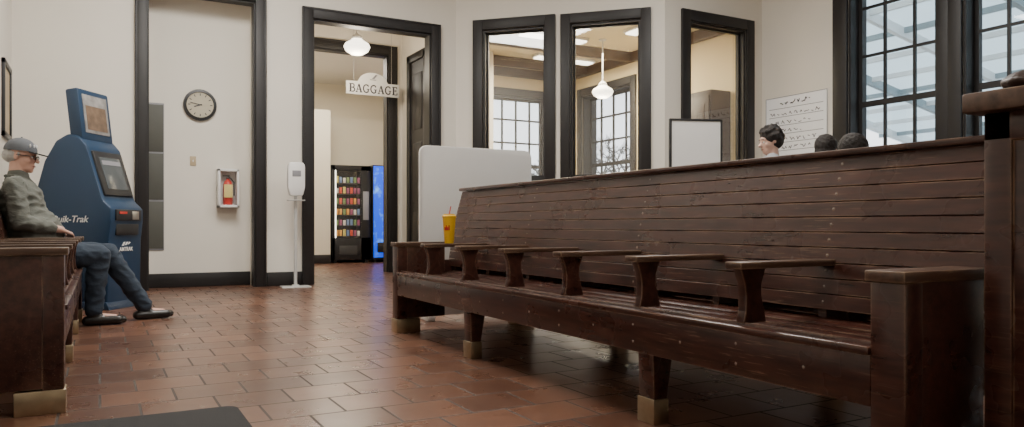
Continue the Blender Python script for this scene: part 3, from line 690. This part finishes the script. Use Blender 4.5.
for r in range(6):
    for c in range(7):
        k=random.randrange(7)
        if k not in first:
            hh=random.uniform(.085,.13); b=B(); b.box(-.024,.024,-.015,.015,0,hh,.010,seg=3); b.box(-.026,.026,-.003,.003,0,hh+.006,.001)
            o=obj(b,'snack_packet',[sm[k]]); first[k]=o
        else:
            o=first[k].copy(); COL.objects.link(o)
        o.location=(3.98+.115+c*.072,14.61,.533+r*.21); tag(o,'small bright snack packet on a vending machine shelf','snack','snacks in the vending machine')
e=thing('vending_machine','blue glowing drinks vending machine','vending machine',(4.78,14.45,0))
b=B(); b.box(0,.88,.03,.85,.05,1.95,.012)
for x in(.04,.76): b.box(x,x+.06,.1,.16,0,.05); b.box(x,x+.06,.7,.76,0,.05)
obj(b,'cabinet',['vblack'],e)
b=B(); b.box(.01,.87,-.005,.03,.10,1.93,.01); obj(b,'lit_front',['vblue'],e)
b=B(); b.box(.08,.30,-.03,-.004,.20,.40,.008); obj(b,'delivery_slot',['vblack'],e)

# ------------------------------------------------------------------ kiosk
e=thing('ticket_kiosk','blue self-service ticket kiosk with tilted screen and poster header','kiosk',(-.05,7.86,0),R(-34))
W=.25
prof=[(-.40,0),(.26,0),(.30,.04),(.31,.62),(.33,.78),(.33,.90),(.25,.97),(.10,1.45),(.02,1.54),(-.08,1.56),(-.19,1.50),(-.30,1.32),(-.38,1.05),(-.42,.6)]
b=B(); b.prism(prof,'y',-W,W,.025); obj(b,'body',['blue'],e)
b=B(); b.prism([(-.43,0),(.33,0),(.30,.07),(-.40,.07)],'y',-W-.02,W+.02,.006); obj(b,'base_plinth',['blue2'],e)
hd=Matrix.Translation((-.01,0,1.50))@Matrix.Rotation(R(-7),4,'Y')
b=B(); b.box(-.06,.06,-.22,.22,0,.47,.02,mt=hd); obj(b,'header',['blue'],e)
b=B(); b.box(.058,.066,-.17,.17,.07,.42,.003,mt=hd); obj(b,'header_poster',[mat('poster_print',(.26,.25,.24),.5,var=.8,vscale=9)],e)
b=B(); b.box(.066,.068,-.14,.14,.10,.32,mt=hd); obj(b,'poster_photo',[mat('poster_brown',(.16,.105,.07),.5,var=.8,vscale=14)],e)
a=math.atan2(-.15,.48)
sc=Matrix.Translation((.243,0,.99))@Matrix.Rotation(a,4,'Y')
b=B(); b.box(-.01,.02,-.21,.21,.02,.44,.012,mt=sc); obj(b,'screen_bezel',['black'],e)
b=B(); b.box(.018,.024,-.15,.15,.08,.38,.002,mt=sc); obj(b,'screen',[mat('screen_display',(.07,.08,.085),.2,es=.04,ecol=(.5,.55,.55))],e)
b=B(); b.box(.023,.026,-.13,.13,.31,.35,mt=sc); obj(b,'screen_banner',['ink2'],e)
b=B(); b.box(.325,.345,-.19,.19,.79,.89,.006); obj(b,'input_panel',['black'],e)
b=B(); b.box(.31,.33,-.17,.17,.66,.76,.006); obj(b,'ticket_tray',['black'],e)
b=B(); b.box(.344,.350,.04,.14,.80,.875,.002); obj(b,'keypad',['metal'],e)
b=B(); b.box(.344,.35,-.15,-.04,.85,.87); obj(b,'card_slot_strip',['red'],e)
text('Quik-Trak','side_lettering',.082,'white',e,(-.06,-W-.002,.80),(R(90),0,0),shear=.25,bold=.001)
for i,(s0,s1) in enumerate(((-.06,-.035),(-.015,.005),(.025,.042))):
    b=B(); b.prism([(s0,.562+.006*i),(s1,.562+.006*i),(s1+.026,.597-.003*i),(s0+.026,.597)],'x',.308,.313); obj(b,'emblem_stripe',['white'],e)
text('AMTRAK','front_lettering',.05,'white',e,(.313,0,.53),(R(90),0,R(90)),bold=.001)

# ------------------------------------------------------------------ notice on east wall
e=thing('wall_notice','large white paper with heading and ruled handwritten rows on the wall','poster',(XR-.001,6.40,1.66))
b=B(); b.box(-.008,0,0,1.0,0,.82); obj(b,'paper_sheet',[mat('bright_paper',(.92,.93,.95),.6,var=.01)],e)
b=B()
for q in((0,.008,0,.82),(.992,1.0,0,.82),(0,1,0,.008),(0,1,.812,.82)): b.box(-.011,-.007,q[0],q[1],q[2],q[3])
for z in (.66,.545,.43,.315,.20,.09): b.box(-.0105,-.007,.06,.94,z,z+.007)
obj(b,'ruled_lines',['ink2'],e)
random.seed(8)
def scrib(y0,y1,z,h,w=.0045):
    b=B(); y=y1
    while y>y0:
        n=random.randint(3,6); pts=[]
        for i in range(n):
            pts.append((-.009,y-i*.016,z+random.uniform(0,h)))
        for p,q in zip(pts,pts[1:]):
            if q[1]>y0: b.cone(p,q,w,seg=5)
        y-=n*.016+random.uniform(.015,.03)
    obj(b,'handwriting_line',['ink'],e)
scrib(.25,.75,.71,.06,.007)
for k,z in enumerate((.565,.45,.335,.22,.11)): scrib(.10+(k%3)*.15,.92,z,.05)

# ------------------------------------------------------------------ office contents
e=thing('office_cabinet','tall dark brown wooden cabinet in the ticket office','cabinet',(XR-.4,8.05,0))
b=B(); b.box(0,.38,0,1.35,0,2.7,.01); obj(b,'cabinet_body',['dwood'],e)
for y0 in(.03,.69):
    b=B(); b.box(-.02,0,y0,y0+.63,.08,2.62,.005); b.box(-.028,-.02,y0+.08,y0+.55,.2,1.3,.005); b.box(-.028,-.02,y0+.08,y0+.55,1.5,2.5,.005); d=obj(b,'door',['dwood'],e)
    b=B(); b.box(-.045,-.02,y0+(.57 if y0<.1 else .04),y0+(.59 if y0<.1 else .06),1.3,1.45,.004); obj(b,'handle',['brass'],d)
e=thing('office_desk','wooden office desk behind the ticket windows','desk',(6.0,10.2,0))
b=B(); b.box(0,1.6,0,.7,.72,.76,.006); obj(b,'desk_top',['dwood'],e)
for x in(.05,1.5):
    b=B(); b.box(x,x+.05,.05,.65,0,.72,.004); obj(b,'leg',['dwood'],e)
for dx,rz in((.45,10),(1.15,-15)):
    e=thing('computer_monitor','black computer monitor on the office desk','monitor',(6.0+dx,10.5,.761),R(rz),'office monitors')
    b=B(); b.box(-.28,.28,-.02,.02,.35,.78,.008); obj(b,'screen_housing',['black'],e)
    b=B(); b.box(-.03,.03,0,.03,.01,.4,.004); b.box(-.12,.12,-.09,.09,0,.015,.004); obj(b,'monitor_stand',['black'],e)

# ------------------------------------------------------------------ exterior
M['ground']=mat('outside_paving',(.42,.41,.39),.8,var=.1)
b=B(); b.box(XR+.3,60,-30,60,-.3,-.15); b.box(-20,XR+.3,15.8,60,-.3,-.15); obj(b,'ground_outside',['ground'],structure=True)
m,nt,bs,out=newmat('canopy_sheet')
tr=nt.nodes.new('ShaderNodeBsdfTranslucent'); tr.inputs[0].default_value=(.80,.87,.88,1); mx=nt.nodes.new('ShaderNodeMixShader'); mx.inputs[0].default_value=.75
bs.inputs['Base Color'].default_value=(.80,.86,.87,1)
nt.links.new(bs.outputs[0],mx.inputs[1]); nt.links.new(tr.outputs[0],mx.inputs[2]); nt.links.new(mx.outputs[0],out.inputs[0]); M['canopy']=m
M['steel']=mat('canopy_steel',(.80,.82,.83),.5)
M['steel2']=mat('canopy_dark_steel',(.30,.36,.39),.5)
e=thing('platform_canopy','pale translucent platform canopy with steel beams outside the windows','canopy',(9.2,0,0))
def cz(x): return 5.2-x*.19
b=B(); b.prism([(0,cz(0)),(15,cz(15)),(15,cz(15)+.04),(0,cz(0)+.04)],'y',-8,13.5); obj(b,'roof_sheet',['canopy'],e)
for k in range(11):
    y=-8+k*2.1; b=B(); b.prism([(0,cz(0)-.18),(15,cz(15)-.18),(15,cz(15)),(0,cz(0))],'y',y-.05,y+.05); obj(b,'rafter',['steel2' if k%2 else 'steel'],e)
for k in range(16):
    x=k*1.0; z=cz(x)
    if x>15: continue
    b=B(); b.box(x-.04,x+.04,-8,13.5,z-.10,z); obj(b,'purlin',['steel2' if k%3==1 else 'steel'],e)
for k in range(3):
    b=B(); y=-6+k*9; b.box(14.6,14.8,y,y+.2,-.15,cz(14.7),.02); obj(b,'post',['steel2'],e)
M['bark']=mat('tree_bark',(.20,.19,.175),.9)
def tree(x,y,h,seed):
    rd=random.Random(seed); b=B()
    def br(p,d,l,r,dep):
        q=p+d*l; b.cone(p,q,r,r*.70,seg=6)
        if dep==0: return
        for _ in range(3 if dep>1 else 5):
            nd=(d+Vector((rd.uniform(-1,1),rd.uniform(-1,1),rd.uniform(-.55,.4)))*.8).normalized()
            br(q,nd,l*rd.uniform(.62,.85),r*.62,dep-1)
    br(Vector((0,0,0)),Vector((0,0,1)),h*.22,.10,5)
    obj(b,'tree',['bark'],loc=(x,y,-.15),label='bare branching tree standing outside the building',category='tree',group='trees outside')
tree(11.8,17.2,4.9,1); tree(8.8,19.0,4.9,5); tree(15.2,20.0,5.2,9)

# ------------------------------------------------------------------ world + camera
w=bpy.data.worlds.new('sky'); bpy.context.scene.world=w; w.use_nodes=True; nt=w.node_tree
bg=nt.nodes['Background']; tc=nt.nodes.new('ShaderNodeTexCoord'); sp=nt.nodes.new('ShaderNodeSeparateXYZ'); nt.links.new(tc.outputs['Generated'],sp.inputs[0])
rp=nt.nodes.new('ShaderNodeValToRGB'); nt.links.new(sp.outputs['Z'],rp.inputs[0])
rp.color_ramp.elements[0].color=(.82,.86,.89,1); rp.color_ramp.elements[1].color=(.60,.70,.82,1)
nt.links.new(rp.outputs[0],bg.inputs[0]); bg.inputs[1].default_value=3.6
cam=bpy.data.cameras.new('camera'); co=bpy.data.objects.new('camera',cam); COL.objects.link(co)
co.location=(0,0,.75); co.rotation_euler=(R(90),0,R(-28.78)); cam.sensor_width=36; cam.lens=26.37; cam.shift_y=11.5/1024; cam.clip_start=.05
bpy.context.scene.camera=co
